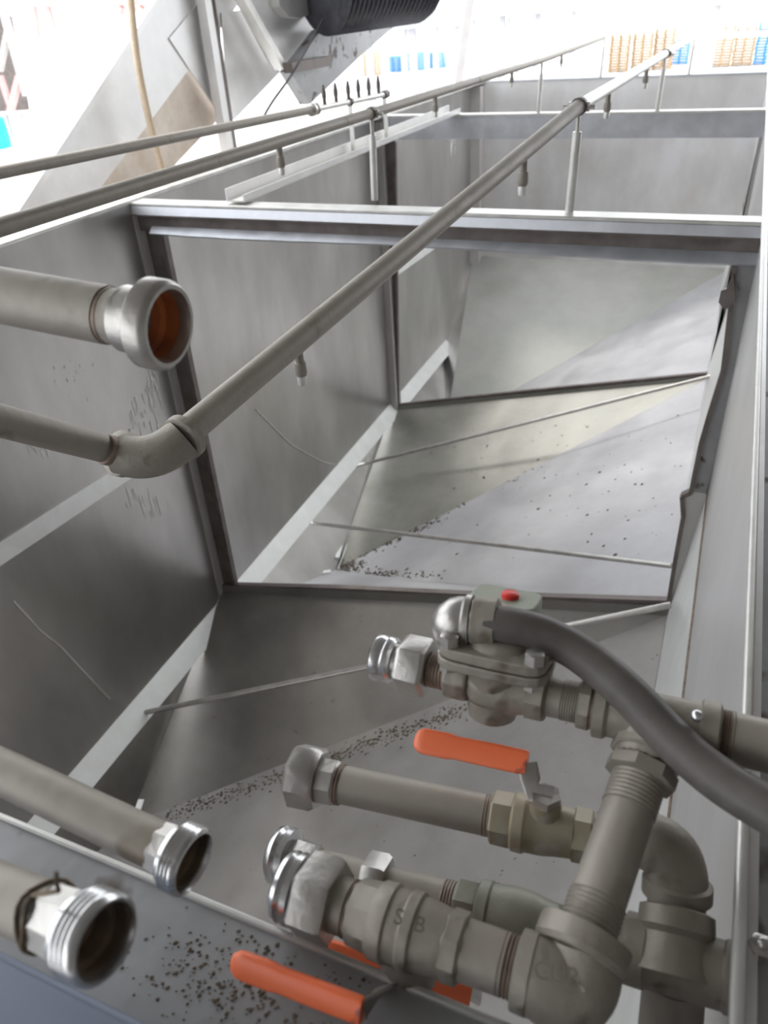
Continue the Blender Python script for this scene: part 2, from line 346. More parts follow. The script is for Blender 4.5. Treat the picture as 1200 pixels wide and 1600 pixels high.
MB().slab([P(x2,Y2-.05,-.99),P(XR,Y2-.05,-.99),P(XR,Y2+.08,-.99),P(x2,Y2+.08,-.99)], (0,0,-.02)).build('beam_cap', MT['rim'], tank)
MB().slab([P(x2,Y2-.03,-1.0),P(XR,Y2-.03,-1.0),P(XR,Y2-.03,-1.235),P(x2,Y2-.03,-1.235)], (0,.03,0)).build('beam_face', MT['beam'], tank)
# peak of the stile above the rim, and a wall patch by the far bay
q = [ony(*p, Y2-.02) for p in [(585,222),(590,196),(594,183),(601,186),(606,205),(610,222)]]
MB().slab(q, (0,.05,0)).build('stile_head', MT['dark'], tank)
# pale splash streaks run down the left wall
def streaks(spec, n, wd):
    mb = MB()
    for _ in range(n):
        cx, cy, sx, sy, ln = random.choice(spec); p = onL(random.gauss(cx,sx), random.gauss(cy,sy), .003); l = ln*(.3+random.random()); q = V((0,wd*(.4+random.random()),0))
        mb.slab([p, p+q, p+q*.6+V((0,0,-l)), p+q*.3+V((0,0,-l))], (.002,0,0))
    mb  .build('splash_streak', MT['chalk'], tank, smooth=False, kind='stuff')
streaks(((222,640,14,24,.12),(235,600,6,14,.1),(210,690,16,16,.10),(225,770,18,12,.14),(120,575,18,18,.02),(60,690,10,8,.05)), 130, .008)
streaks(((707,215,2,12,.16),(700,205,2,8,.12)), 12, .03)
# brace rods across the bays
for (p, y1_) in (((555,728), (1111,588,8.2)), ((479,816), (1049,884,4.85)), ((218,1115), (1048,945,3.9))):
    a = onL(*p, .03); b = ony(*y1_)
    MB().tube([a, b], .021, 10).build('brace_rod', MT['nut'], tank)
for pl in (((400,640),(425,665),(455,695),(478,708),(505,722),(532,728)), ((22,940),(60,982),(95,1010),(130,1048),(172,1092))):
    MB().tube([onL(*p, .006) for p in pl], .007, 6).build('crease_highlight', MT['rim'], tank)  # pale tubes paint the highlight along each wall crease
# legs of the tank
for x in (-3.7, .05):
    for y in (.6, Y1, Y2, Y3-.1):
        MB().box((x-.09-(.2 if x<0 else -.3), y-.09, GZ), (x+.09-(.2 if x<0 else -.3), y+.09, -1.05)).build('leg', MT['wgrey'], tank)
# seams, weld beads and light painted in the drain gaps at the apexes
for i in (0, 1):
    A = apex[i]; b = (Y1, Y2)[i]
    MB().tube([P(XL(b)+.05,b-.08,-4.8), A+V((.03,0,.02))], .006, 6).build('weld_bead', MT['strip'], tank)
for a, b in (((540,822),(527,872)), ((517,893),(494,896)), ((221,1250),(214,1270)), ((185,1338),(178,1346))):
    i = 1 if a[1] < 1000 else 0
    MB().bar(onz(*a,-5.22), onz(*b,-5.22), .05, .02).build('drain_light_bar', MT['chalk'], tank)  # white bars stand in for light entering through the drain openings

# specks and plant debris lying in the hoppers and on the near flange
def plane_hit(px, py, p, n):
    r = ray(px, py); return r*(V(p).dot(n)/r.dot(n))
def specks(name, label, pts, n, sz, m=MT['debris']):
    mb = MB()
    for p in pts:
        r = sz*(.35+.8*random.random()); k = len(mb.v)
        b = n.orthogonal().normalized(); c = n.cross(b); th0 = random.random()*6
        for j in range(5):
            th = th0+j*1.257; rr = r*(.5+.7*random.random()); mb.v.append(tuple(V(p)+(b*math.cos(th)*1.5+c*math.sin(th))*rr))
        mb.v.append(tuple(V(p)+n*r*.5)); mb.f += [(k+j, k+(j+1) % 5, k+5) for j in range(5)]
    o = mb.build(name, m, None, smooth=False, kind='stuff', label=label, category='debris')
    return o
def nrm(a, b, c):
    n = (V(b)-V(a)).cross(V(c)-V(a)).normalized(); return n if n.z > 0 else -n
A1, A2 = apex[0], apex[1]
nf = nrm((.072,Y2-.04,-3.76), (.072,Y1+.03,-3.70), A2); nb = nrm((XL(Y2),Y2-.04,-4.68), (.072,Y2-.04,-3.76), A2)
pts = []
for _ in range(150):
    t = random.random()**2.2; x = 535+t*330; y = 885-t*165+random.gauss(0, 5+10*t*0)
    pts.append(plane_hit(x, y, A2, nf if random.random() < .7 else nb))
for _ in range(60): pts.append(plane_hit(530+random.random()**1.5*170, 893+random.gauss(0,4)+8*random.random(), A2, nf))
for _ in range(90):
    x, y = random.uniform(650,1070), random.uniform(640,890)
    if y > 890-(x-525)*.49+12: pts.append(plane_hit(x, y, A2, nf))
    elif y > 660: pts.append(plane_hit(x, y, A2, nb))
for _ in range(160): pts.append(plane_hit(random.gauss(540,16), random.gauss(884,6), A2, nf))
for _ in range(120): t = random.random(); pts.append(plane_hit(600+t*90+random.gauss(0,4), 852-t*42+random.gauss(0,2.5), A2, nf))
for _ in range(90): pts.append(plane_hit(random.gauss(590,22), random.gauss(898,4), A2, nf))
specks('plant_debris', 'dark crumbs of dried plant debris scattered in the middle bay hopper', [p+nf*.004 for p in pts], nf, .014)
nf1 = nrm((.072,Y1-.04,-3.68), (.072,Y0+.03,-3.70), A1); nb1 = nrm((XL(Y1),Y1-.04,-4.5), (.072,Y1-.04,-3.68), A1)
pts = []
for _ in range(700):
    t = random.random(); x = 260+t*500; y = 1275-t*178+random.gauss(0, 7)
    pts.append(plane_hit(x, y, A1, nf1)+nf1*.004)
for _ in range(110): pts.append(plane_hit(random.uniform(330,1040), random.uniform(960,1400), A1, nf1 if random.random() < .6 else nb1))
specks('plant_debris', 'dark crumbs of plant debris along the valley of the near bay', pts, nf1, .009)
pts = [onz(280+random.gauss(0,90)+t_*200, 1500+random.gauss(0,40)+t_*60, -.999) for t_ in [random.random() for _ in range(420)]]
pts = [p for p in pts if .27 < p.y < .40]
specks('grime_specks', 'dark grime specks on the near rim flange below the threaded pipes', pts, V((0,0,1)), .0022)

# ================================================================== CHANNEL RAIL ALONG THE LEFT SIDE
ch = thing('channel_rail', 'steel channel laid lengthwise over the middle bay near the left wall', 'rail', (-2.98, 6.75, -.985))
MB().box((-3.05,4.45,-.985),(-2.91,8.98,-.975)).build('channel_web', MT['rim'], ch)
MB().box((-3.05,4.45,-.975),(-3.04,8.98,-.905)).build('channel_lip', MT['conv'], ch)
MB().box((-2.92,4.45,-.975),(-2.91,8.98,-.94)).build('channel_lip', MT['conv'], ch)

# ================================================================== SPRAY PIPES
def along(pts, y):
    for a, b in zip(pts[:-1], pts[1:]):
        if a.y <= y <= b.y: return a.lerp(b, (y-a.y)/(b.y-a.y))
    return pts[-1]
def nozzle(parent, p, k=1.0):
    k *= .78
    n = MB().lathe(p, (0,0,-1), [(0,.020*k),(.05*k,.020*k),(.052*k,.026*k),(.10*k,.028*k),(.115*k,.022*k)], 16).build('nozzle', MT['pipe'], parent)
    MB().lathe(p+V((0,0,-.112*k)), (0,0,-1), [(0,.020*k),(.02*k,.022*k),(.045*k,.020*k),(.05*k,.010*k)], 12).build('nozzle_tip', MT['rim'], n)
def post(parent, top, zb, r=.024):
    b = V((top.x-.012, top.y, zb))
    t = top+V((0,0,-.12))
    MB().tube([b, t], r, 14).build('support_post', MT['rim'], parent)
    MB().tube([t-V((0,0,.02)), t+V((0,0,.05)), top-V((0,0,.03))], [.012,.012,.014], 8).build('post_stud', MT['nut'], parent)
def clamp(parent, p, ax, r):
    c = MB().ring(p-ax*.018, ax, .036, r*1.22, r*.98, 24).build('pipe_clamp', MT['dark'], parent)
    s = ax.cross(V((0,0,1))).normalized()
    for sg in (-1, 1):
        MB().bar(p+s*sg*r*1.15+V((0,0,-.025)), p+s*sg*r*1.15+V((0,0,.02)), .02, .03).lathe(p+s*sg*(r*1.1)-V((0,0,.005)), s*sg, [(0,.010),(.045,.010)], 6).build('clamp_bolt', MT['nut'], c)
R1 = .0355
E0 = cp(232, 712, 1.80)                       # elbow
S1 = ony(905, 166, Y1); S2 = ony(1040, 84, Y2); S3 = ony(1086, 56, Y3)
near = cp(300, 668, 1.80)
sp = thing('spray_pipe', 'thick grey spray pipe running diagonally over the bays from a corner elbow', 'pipe', (-.9, 6, -1))
dirn = (S1-near).normalized()
MB().tube([near-dirn*.03, S1], R1, 24).build('pipe', MT['pipe'], sp)
MB().tube([S1, S2, S3], [R1*.93]*3, 20).build('pipe', MT['rim'], sp)  # far length is sunlit, painted as a paler steel
left0 = cp(-160, 615, 1.38); le = cp(182, 705, 1.80)
MB().tube([left0, le], R1*.98, 24).build('pipe', MT['pipe'], sp)
# elbow: swept bend with banded ends
ld = (le-left0).normalized()
c0 = cp(190, 709, 1.80); c1 = cp(287, 684, 1.80)
corner = cp(238, 728, 1.78)
def bend(a, c, b, n=12): return [a*(1-t)**2+c*2*t*(1-t)+b*t*t for t in [k/n for k in range(n+1)]]
el = MB().tube(bend(c0, corner, c1), R1*1.42, 24).build('elbow', MT['fit'], sp)
MB().lathe(c0-ld*.012, ld, [(0,R1*1.3),(.003,R1*1.56),(.024,R1*1.56),(.028,R1*1.4)], 28).build('elbow_band', MT['fit'], el)
MB().lathe(c1+dirn*.016, -dirn, [(0,R1*1.3),(.003,R1*1.56),(.024,R1*1.56),(.028,R1*1.4)], 28).build('elbow_band', MT['fit'], el)
MB().lathe(c0-ld*.05, ld, [(0,R1*.99),(.002,R1*1.01),(.045,R1*1.01)], 24).build('stained_band', MT['thread'], sp)
MB().lathe(c1+dirn*.012, dirn, [(0,R1*1.02),(.03,R1*1.01)], 24).build('stained_band', MT['thread'], sp)
path = [near, S1, S2, S3]
for px, py, k in ((487,560,.82),(828,255,1.2),(957,150,1.1),(1013,105,1.1)):
    best = min([along(path, near.y+(S3.y-near.y)*i/600) for i in range(600)], key=lambda p: abs(ray(px,py).normalized().cross(p.normalized()).length))
    nozzle(sp, best+V((0,0,-R1*.9)), k)
clamp(sp, S1, (S2-near).normalized(), R1); post(sp, S1, -.995, .0245); post(sp, S2, -.99, .024); post(sp, S3, -.985, .024)
clamp(sp, S2, (S3-S1).normalized(), R1)
# second spray pipe
R2 = .029
a0 = onz(-120, 392, -.5); b0 = onz(580, 177, -.505); b1 = ony(847, 94, Y2); b2 = ony(945, 58, Y3)
sp2 = thing('spray_pipe', 'long grey spray pipe crossing the upper left, held by a clamped post on the beam', 'pipe', (-2.05, 6, -1))
MB().tube([a0, b0], R2, 20).build('pipe', MT['pipe'], sp2); MB().tube([b0, b1, b2], R2*.95, 16).build('pipe', MT['pipe'], sp2)
path = [a0, b0, b1, b2]
for px, k in ((435,1.0),(680,1.0),(800,.9),(878,.9)):
    best = min([along(path, a0.y+(b2.y-a0.y)*i/900) for i in range(900)], key=lambda p: abs(600+FPX*p.dot(right)/p.dot(fwd)-px))
    nozzle(sp2, best+V((0,0,-R2*.9)), k)
clamp(sp2, b0, (b1-a0).normalized(), R2)
for p_, z_ in ((b0,-.995),(b1,-.99),(b2,-.985)): post(sp2, p_, z_, .022)
# third pipe: on legs standing in the channel, with upright sprayers at its end
def onxz(px,py,x): return onx(px,py,x)
c_0 = onx(-120, 294, -3.06); c_1 = onx(490,171,-2.99); c_2 = onx(600,148,-2.99)
sp3 = thing('sprayer_pipe', 'thin steel pipe with a row of upright sprayers, standing on the channel rail', 'pipe', (-2.99, 5, -.98))
MB().tube([c_0, c_1], .0275, 18).build('pipe', MT['pipe'], sp3); MB().tube([c_1, c_2], .021, 16).build('pipe', MT['rim'], sp3)
dd = (c_2-c_1).normalized()
u_ = MB().lathe(c_1-dd*.05, dd, [(0,.03),(.01,.045),(.04,.045),(.045,.036),(.07,.036),(.075,.042),(.10,.042),(.11,.03)], 20).build('union', MT['nut'], sp3)
MB().lathe(c_2-dd*.02, dd, [(0,.03),(.05,.034),(.09,.034),(.10,.02)], 6).build('end_cap', MT['dark'], sp3)
for (tx, ty), (bx, by) in (((553,162),(561,238)), ((598,150),(608,217))):
    bq = onz(bx, by, -.975); tq = c_1.lerp(c_2, 0); 
    tq = min([c_1.lerp(c_2, i/100) for i in range(-5,101)], key=lambda p: abs(p.y-bq.y))
    MB().bar(V((tq.x,bq.y,-.975)), V((tq.x,tq.y,tq.z-.01)), .028, .028, up=(0,1,0)).build('leg', MT['rim'], sp3)
    MB().ring(tq-dd*.015, dd, .03, .032, .02, 18).build('leg_clamp', MT['dark'], sp3)
for px, y0_, y1_ in ((508,163,143),(526,160,141),(545,157,138),(561,153,136),(577,148,133),(592,145,128)):
    best = min([c_1.lerp(c_2, i/200) for i in range(201)], key=lambda p: abs(600+FPX*p.dot(right)/p.dot(fwd)-px))
    MB().lathe(best, (0,0,1), [(0,.014),(.06,.014),(.065,.018),(.10,.018),(.15,.008)], 10).build('sprayer', MT['dark'], sp3)

# ================================================================== FOREGROUND PIPEWORK
class Chain:
    """a straight run of fittings: stations are read along the run, widths turned into real radii at that depth"""
    def __init__(s, a, da, b, db, parent):
        s.A = cp(*a, da); s.B = cp(*b, db); s.ax = (s.B-s.A).normalized(); s.L = (s.B-s.A).length; s.par = parent
    def t(s, px):
        k = (px-600)/FPX; n = right-fwd*k; return -s.A.dot(n)/s.ax.dot(n)
    def p(s, px): return s.A+s.ax*s.t(px)
    def r(s, px, wd): return wd/2*s.p(px).dot(fwd)/FPX
    def seg(s, name, m, x0, x1, w0, w1=None, sides=28, rot=0, parent=None, ch=.0, bevel=0):
        w1 = w1 or w0; t0, t1 = s.t(x0), s.t(x1); r0, r1 = s.r(x0, w0), s.r(x1, w1); d = t1-t0; c = ch*d
        prof = [(0,r0),(d,r1)] if not ch else [(0,r0*.9),(c,r0),(d-c,r1),(d,r1*.9)]
        return MB().lathe(s.p(x0), s.ax, prof, sides, rot).build(name, m, parent or s.par, bevel=bevel)
    def thread(s, name, m, x0, x1, w0, n=7, parent=None):
        t0, t1 = s.t(x0), s.t(x1); r0 = s.r((x0+x1)/2, w0); prof = []
        for i in range(n):
            a = (t1-t0)*i/n; q = (t1-t0)/n
            prof += [(a, r0*.94),(a+q*.45, r0),(a+q*.55, r0)]
        prof.append((t1-t0, r0*.94))
        return MB().lathe(s.p(x0), s.ax, prof, 28).build(name, m, parent or s.par)
    def prof(s, name, m, st, sides=28, rot=0, parent=None):
        pr = [(s.t(x)-s.t(st[0][0]), s.r(x, wd)) for x, wd in st]
        return MB().lathe(s.p(st[0][0]), s.ax, pr, sides, rot).build(name, m, parent or s.par)
def hollow_end(ch, x0, x1, wd, wi, parent, mo, mi, smooth=False):
    """threaded ferrule, open at the end, with a separate bore lining"""
    t0, t1 = ch.t(x0), ch.t(x1); ro, ri = ch.r(x1, wd), ch.r(x1, wi); d = t1-t0
    depth = d*.92; pr = [(0, ro*.72)]
    if smooth: pr += [(d*.44,ro*.73),(d*.47,ro*.78),(d*.49,ro*.94),(d*.54,ro),(d*.86,ro)]
    else: pr += [(d*.05,ro*.86),(d*.22,ro*.9)]
    for i in range(0 if smooth else 4): a = d*(.25+.15*i); pr += [(a, ro*.965),(a+d*.05, ro),(a+d*.08, ro)]
    pr += [(d*.93, ro*.97),(d, ro*.9),(d, ri*1.08),(d*.8, ri),(d*.04, ri)]
    f = MB().lathe(ch.p(x0), ch.ax, pr, 40, closed=False).build('threaded_ferrule', mo, parent)
    MB().lathe(ch.p(x1)-ch.ax*depth, ch.ax, [(0,.0005),(.0005,ri*.6),(.001,ri*.6),(d*.35,ri*.8),(d*.4,ri*.985),(depth-d*.22,ri*.985)], 32, closed=False).build('bore', mi, f)
    return f

# --- the four pipe ends on the left
A = thing('threaded_pipe_end', 'thick dusty pipe end with rusty orange bore, uppermost at left', 'pipe', cp(150,490,1.03))
c = Chain((-160,432), 1.12, (290,515), .98, A)
MB().tube([c.A, c.p(170)], c.r(100,90), 32).build('pipe', MT['pipe'], A)
c.seg('stained_band', MT['thread'], 152, 176, 89)
c.seg('collar', MT['fit'], 172, 214, 86, 96)
hollow_end(c, 196, 266, 142, 106, A, MT['nut'], MT['rust'], True)
D1 = thing('threaded_pipe_end', 'slim dusty pipe end reaching over the near rim, upper of two at lower left', 'pipe', cp(150,1270,.93))
c = Chain((-160,1128), 1.10, (300,1347), .91, D1)
MB().tube([c.A, c.p(250)], c.r(100,68), 32).build('pipe', MT['pipe'], D1)
c.seg('collar', MT['nut'], 248, 272, 76, 84, 8)
hollow_end(c, 268, 304, 108, 84, D1, MT['silver'], MT['bore'])
D2 = thing('threaded_pipe_end', 'wide dusty pipe end with wire twisted round it, lowest at left corner', 'pipe', cp(60,1430,.72))
c = Chain((-200,1315), .85, (160,1468), .69, D2)
MB().tube([c.A, c.p(78)], c.r(60,96), 32).build('pipe', MT['pipe'], D2)
c.seg('collar', MT['nut'], 75, 122, 100, 112, 8)
hollow_end(c, 118, 167, 140, 108, D2, MT['silver'], MT['bore'])
cw = Chain((-200,1315), .85, (160,1468), .69, D2)
wire = thing('twisted_wire', 'thin dark wire twisted round the pipe end at lower left', 'wire', cp(85,1430,.7))
pw = []
for i in range(40):
    th = i/39*2*math.pi*1.6; rr = cw.r(70,104); b1_ = (V((0,0,1))-cw.ax*cw.ax.z).normalized(); b2_ = cw.ax.cross(b1_)
    pw.append(cw.p(72+8*math.sin(th*1.7))+(b1_*math.cos(th)+b2_*math.sin(th))*rr*(1+.03*math.sin(i*1.3)))
MB().tube(pw, .0022, 6).build('wire_loop', MT['debris'], wire)
MB().tube([pw[0], cp(92,1392,.66), cp(88,1378,.66), cp(88,1362,.66)], .0022, 6).build('wire_tail', MT['debris'], wire)

# --- the manifold
MF = thing('valve_manifold', 'manifold of dusty pipes and valves rising in front of the near bay', 'pipework', cp(1000,1480,.95))
# run one: diaphragm valve run
c = Chain((600,1029), 1.20, (1200,1166), .99, MF)
c1_ = c
r_ = c.prof('threaded_ferrule', MT['silver'], [(586,60),(590,72),(598,74),(604,68),(608,74),(614,72),(618,62)])
c.prof('ferrule_neck', MT['nut'], [(612,56),(650,58)])
c.seg('union_nut', MT['nut'], 627, 672, 94, 96, 6, .3, ch=.12, bevel=.002)
c.seg('nipple', MT['fit'], 670, 700, 52)
c.thread('nipple_thread', MT['thread'], 672, 712, 56, 8)
dv = c.seg('diaphragm_valve', MT['fit'], 700, 738, 76, 78, 8, .5, ch=.08, bevel=.003)
c.prof('valve_body', MT['fit'], [(736,58),(750,78),(775,88),(800,86),(825,74),(838,80)], parent=dv)
c.seg('valve_outlet', MT['fit'], 826, 856, 86, 86, 8, .5, parent=dv, ch=.08)
up = -down*.93-fwd*.30; up = (up-c.ax*up.dot(c.ax)).normalized(); sd_ = c.ax.cross(up)
m0 = c.p(775)+up*.052
def plate(cn, ux, uy, hx, hy, th, n=up, rnd=.3):
    q = []
    for k in range(16):
        a = 2*math.pi*k/16; ca, sa = math.cos(a), math.sin(a); e = 2/5
        q.append(V(cn)+ux*hx*math.copysign(abs(ca)**e, ca)+uy*hy*math.copysign(abs(sa)**e, sa))
    return MB().slab(q, n*th)
plate(m0-up*.014, c.ax, sd_, .082, .058, .014).build('valve_flange', MT['fit'], dv, bevel=.002)
plate(m0+up*.002, c.ax, sd_, .080, .056, .016).build('valve_bonnet', MT['fit'], dv, bevel=.002)
MB().lathe(m0+up*.016, up, [(0,.046),(.008,.040),(.012,.028)], 24).build('bonnet_dome', MT['fit'], dv)
MB().lathe(m0-up*.03, up, [(-.03,.038),(.02,.05)], 24).build('valve_neck', MT['fit'], dv)
for sx in (-1, 1):
    for sy in (-1, 1):
        q = m0+c.ax*sx*.062+sd_*sy*.040
        MB().lathe(q-up*.022, up, [(0,.013),(.012,.013)], 6).lathe(q+up*.018, up, [(0,.015),(.016,.015),(.018,.012)], 6).build('bonnet_bolt', MT['nut'], dv)
MB().lathe(c.p(772)-up*.02-sd_*0, -up, [(0,.040),(.030,.036),(.036,.028)], 20).build('valve_boss', MT['fit'], dv)
# solenoid coil on top with red button
co = cp(788, 955, 1.22)
coil = plate(co-up*.020, c.ax, sd_, .056, .040, .046).build('solenoid_coil', MT['coil'], MF, bevel=.004)
MB().lathe(co+up*.026+c.ax*.008, up, [(0,.014),(.007,.014),(.009,.011)], 16).build('red_button', MT['red'], coil)
MB().lathe(m0+up*.03, (co-m0-up*.03), [(0,.024),((co-m0-up*.03).length,.022)], 16).build('coil_stem', MT['fit'], coil)
c.seg('nipple', MT['pipe'], 850, 915, 62)
c.thread('nipple_thread', MT['fit'], 878, 912, 65, 9)
c.thread('nipple_thread', MT['thread'], 846, 858, 70, 3)
c.seg('lock_ring', MT['fit'], 905, 926, 80, 82, 8, .5, ch=.1)
c.seg('stained_band', MT['thread'], 924, 932, 72)
tee = c.prof('tee', MT['fit'], [(930,84),(932,92),(948,92),(954,82),(1092,88)])
c.prof('tee_collar', MT['fit'], [(1090,84),(1093,98),(1120,98),(1124,88)], parent=tee)
bq = c.p(1072)+up*.012-sd_*c.r(1072,84)*1.0
MB().ball(cp(1089,1119,.98), .0085, 12).build('bolt_head', MT['silver'], tee)
c.thread('pipe_thread', MT['thread'], 1122, 1146, 84, 5)
c.seg('pipe', MT['pipe'], 1140, 1420, 82)
# standing pipe from run four elbow to the tee
top_ = cp(1014, 1172, 1.035); bot_ = cp(912, 1470, .90); va = (bot_-top_).normalized()
Lv = (bot_-top_).length
tj = c.p(1010)
MB().lathe(tj, (top_-tj+va*.01), [(0,.036),(.035,.040),((top_-tj).length+.012,.043)], 24).build('tee_branch', MT['fit'], tee)
MB().lathe(top_-va*.004, va, [(0,.045),(.003,.050),(.016,.050),(.019,.046)], 8, .2).build('branch_collar', MT['fit'], tee)
MB().lathe(top_+va*.016, va, [(0,.040),(.012,.040)], 24).build('stained_band', MT['thread'], MF)
MB().lathe(top_+va*.026, va, [(0,.042),(.002,.047),(.018,.047),(.02,.042)], 8, .2).build('lock_ring', MT['fit'], MF)
MB().tube([top_+va*.03, bot_], .0335, 32).build('standing_pipe', MT['pipe'], MF)
pr = []
for i in range(8): pr += [(i*.006,.0335),(i*.006+.003,.0352)]
MB().lathe(top_+va*.044, va, pr, 28).build('pipe_thread', MT['fit'], MF)
MB().lathe(bot_-va*.052, va, pr, 28).build('pipe_thread', MT['fit'], MF)
# run four: nearest, big valve with hex union nut
c = Chain((470,1392), 1.00, (860,1532), .88, MF); c4 = c
c.prof('threaded_ferrule', MT['silver'], [(440,84),(446,104),(452,108),(458,100),(462,110),(470,108),(474,92)])
c.prof('ferrule_neck', MT['fit'], [(466,86),(500,88)])
nu = c.prof('union_nut', MT['nut'], [(474,120),(478,130),(520,134),(527,126)], 6, .22)
c.seg('nipple', MT['pipe'], 520, 556, 84)
c.thread('nipple_thread', MT['thread'], 546, 560, 88, 4)
bv = c.prof('ball_valve', MT['fit'], [(552,90),(556,98),(588,106),(590,108)], 8, .5)
c.prof('valve_body', MT['fit'], [(588,106),(592,114),(612,118),(616,110),(634,110),(638,118),(652,118),(656,108),(676,106),(700,98)], 32, parent=bv)
c.prof('valve_hex', MT['fit'], [(696,98),(700,108),(722,108),(728,96)], 8, .5, parent=bv)
dn = -(up)
sb = c.p(640)
MB().lathe(sb+dn*.03, dn, [(0,.036),(.042,.036),(.044,.028)], 24).build('stem_boss', MT['fit'], bv)
MB().lathe(sb+dn*.075, dn, [(0,.014),(.03,.014)], 12).lathe(sb+dn*.098, dn, [(0,.020),(.014,.020)], 6).build('stem', MT['nut'], bv)
c.seg('nipple', MT['pipe'], 726, 792, 92, 92)
c.thread('nipple_thread', MT['thread'], 782, 806, 94, 4)
ejoint = cp(905, 1556, .87)
ea = c.p(812); eb = bot_-va*.0
ex = [ea+c.ax*.006]+bend(ea+c.ax*.03, cp(905,1572,.885), eb-va*.0, 14)
e4 = MB().tube(ex, [.044]+[.045+.006*math.sin(math.pi*k/14) for k in range(15)], 32).build('elbow', MT['fit'], MF)
c.prof('elbow_band', MT['fit'], [(806,96),(809,118),(832,122),(838,108)], 32, parent=e4)
MB().lathe(bot_-va*.012, va, [(0,.046),(.003,.055),(.026,.055),(.032,.050)], 32).build('elbow_band', MT['fit'], e4)
# run two: brass-coloured valve with a steel cap nut and the upper orange handle
c = Chain((470,1212), 1.22, (930,1310), 1.08, MF); c2_ = c
c.prof('cap_nut', MT['nut'], [(458,86),(463,98),(496,98),(502,88)], 8, .5)
c.prof('reducer', MT['nut'], [(500,66),(503,72),(526,72),(530,64)], 8, .3)
c.thread('stained_band', MT['thread'], 527, 536, 64, 2)
c.seg('nipple', MT['pipe'], 532, 766, 58, 62)
c.thread('nipple_thread', MT['thread'], 756, 774, 64, 4)
b2v = c.prof('ball_valve', MT['brass'], [(768,74),(771,80),(798,82),(802,78)], 6, .1)
c.prof('valve_body', MT['brass'], [(800,78),(804,88),(820,90),(824,84),(850,84),(870,78),(896,74)], 28, parent=b2v)
c.prof('valve_hex', MT['brass'], [(894,74),(897,82),(922,82),(926,74)], 6, .1, parent=b2v)
up2 = (-down*.85-fwd*.35+V((0,0,.2))); up2 = (up2-c.ax*up2.dot(c.ax)).normalized()
sb = c.p(850)
MB().lathe(sb+up2*.03, up2, [(0,.024),(.022,.022)], 16).build('stem_boss', MT['brass'], b2v)
hn = MB().lathe(sb+up2*.050, up2, [(0,.022),(.014,.022)], 6).build('stem_nut', MT['nut'], b2v)
def handle(parent, pts, wd, th, grip_from, n_up, mat_g=MT['orange']):
    """flat lever: steel tang then a dipped vinyl grip, rounded at the free end"""
    pts = [V(p) for p in pts]
    tang = MB(); grip = MB()
    def sect(pp, ww, tt, mb):
        n = len(mb.v); K = 16
        for i, p in enumerate(pp):
            t = (pp[min(i+1,len(pp)-1)]-pp[max(i-1,0)]).normalized(); s = t.cross(n_up).normalized(); u = s.cross(t).normalized()
            for k in range(K):
                a = 2*math.pi*k/K; ca, sa = math.cos(a), math.sin(a)
                mb.v.append(tuple(p+s*ww[i]/2*math.copysign(abs(ca)**.45,ca)+u*tt[i]/2*math.copysign(abs(sa)**.6,sa)))
        for i in range(len(pp)-1):
            for k in range(K): k2 = (k+1) % K; mb.f.append((n+i*K+k, n+i*K+k2, n+(i+1)*K+k2, n+(i+1)*K+k))
        mb.f.append(tuple(n+k for k in range(K))[::-1]); mb.f.append(tuple(n+(len(pp)-1)*K+k for k in range(K)))
    g0 = grip_from
    tp = pts[:g0+1]; sect(tp, [wd*.8]*len(tp), [th*.45]*len(tp), tang)
    a, b = pts[g0], pts[-1]; gp = []; gw = []; gt = []
    for t, f in ((0,.9),(.02,1),(.3,1),(.62,.96),(.68,1.08),(.9,1.08),(.95,.98),(.985,.7),(1,.3)):
        gp.append(a.lerp(b, t)); gw.append(wd*f); gt.append(th*(f if t > .9 else 1))
    sect(gp, gw, gt, grip)
    tg = tang.build('handle_tang', MT['nut'], parent)
    return grip.build('handle_grip', mat_g, parent)
hb = sb+up2*.062
handle(b2v, [hb+c.ax*.01, hb-c.ax*.018, cp(829,1218,1.09), cp(824,1192,1.10), cp(648,1155,1.17)], .036, .014, 3, V((.1,-.5,.85)))
# run two continues: nipple and bend down into the lower tee
c.thread('nipple_thread', MT['thread'], 924, 940, 60, 4)
c.seg('nipple', MT['pipe'], 938, 985, 62)
pa = c.p(965); pb = cp(1058, 1385, 1.04)
bx = bend(pa, cp(1062,1300,1.04), pb, 16)
e2_ = MB().tube(bx, [.029+.011*min(1,k/5) for k in range(17)], 32).build('elbow', MT['fit'], MF)
dv2 = (pb-cp(1062,1310,1.04)).normalized()
MB().lathe(pb-dv2*.01, dv2, [(0,.041),(.003,.046),(.022,.046),(.026,.042)], 32).build('elbow_band', MT['fit'], e2_)
MB().lathe(pb+dv2*.014, dv2, [(i*.004,.036+.002*(i % 2)) for i in range(10)], 28).build('nipple_thread', MT['thread'], MF)
# lower tee
tc_ = cp(1052, 1520, .985)
t2 = MB().lathe(cp(1058,1420,1.02), (tc_-cp(1058,1420,1.02)), [(0,.040),(.003,.048),(.026,.049),(.034,.043),(.08,.050)], 32).build('tee', MT['fit'], MF)
c5 = Chain((975,1478), 1.03, (1200,1545), .95, MF)
c5.prof('tee_body', MT['fit'], [(900,88),(975,90),(977,104),(1010,106),(1014,100),(1130,100),(1134,106),(1160,106),(1163,96)], 32, parent=t2)
c5.seg('pipe', MT['pipe'], 1158, 1420, 70)
c5.thread('pipe_thread', MT['fit'], 1160, 1176, 74, 4)
MB().lathe(c5.p(1060)+V((0,0,-.03)), V((.1,-.2,-1)), [(0,.04),(.3,.045),(.32,.045)], 28).build('drop_pipe', MT['pipe'], MF)
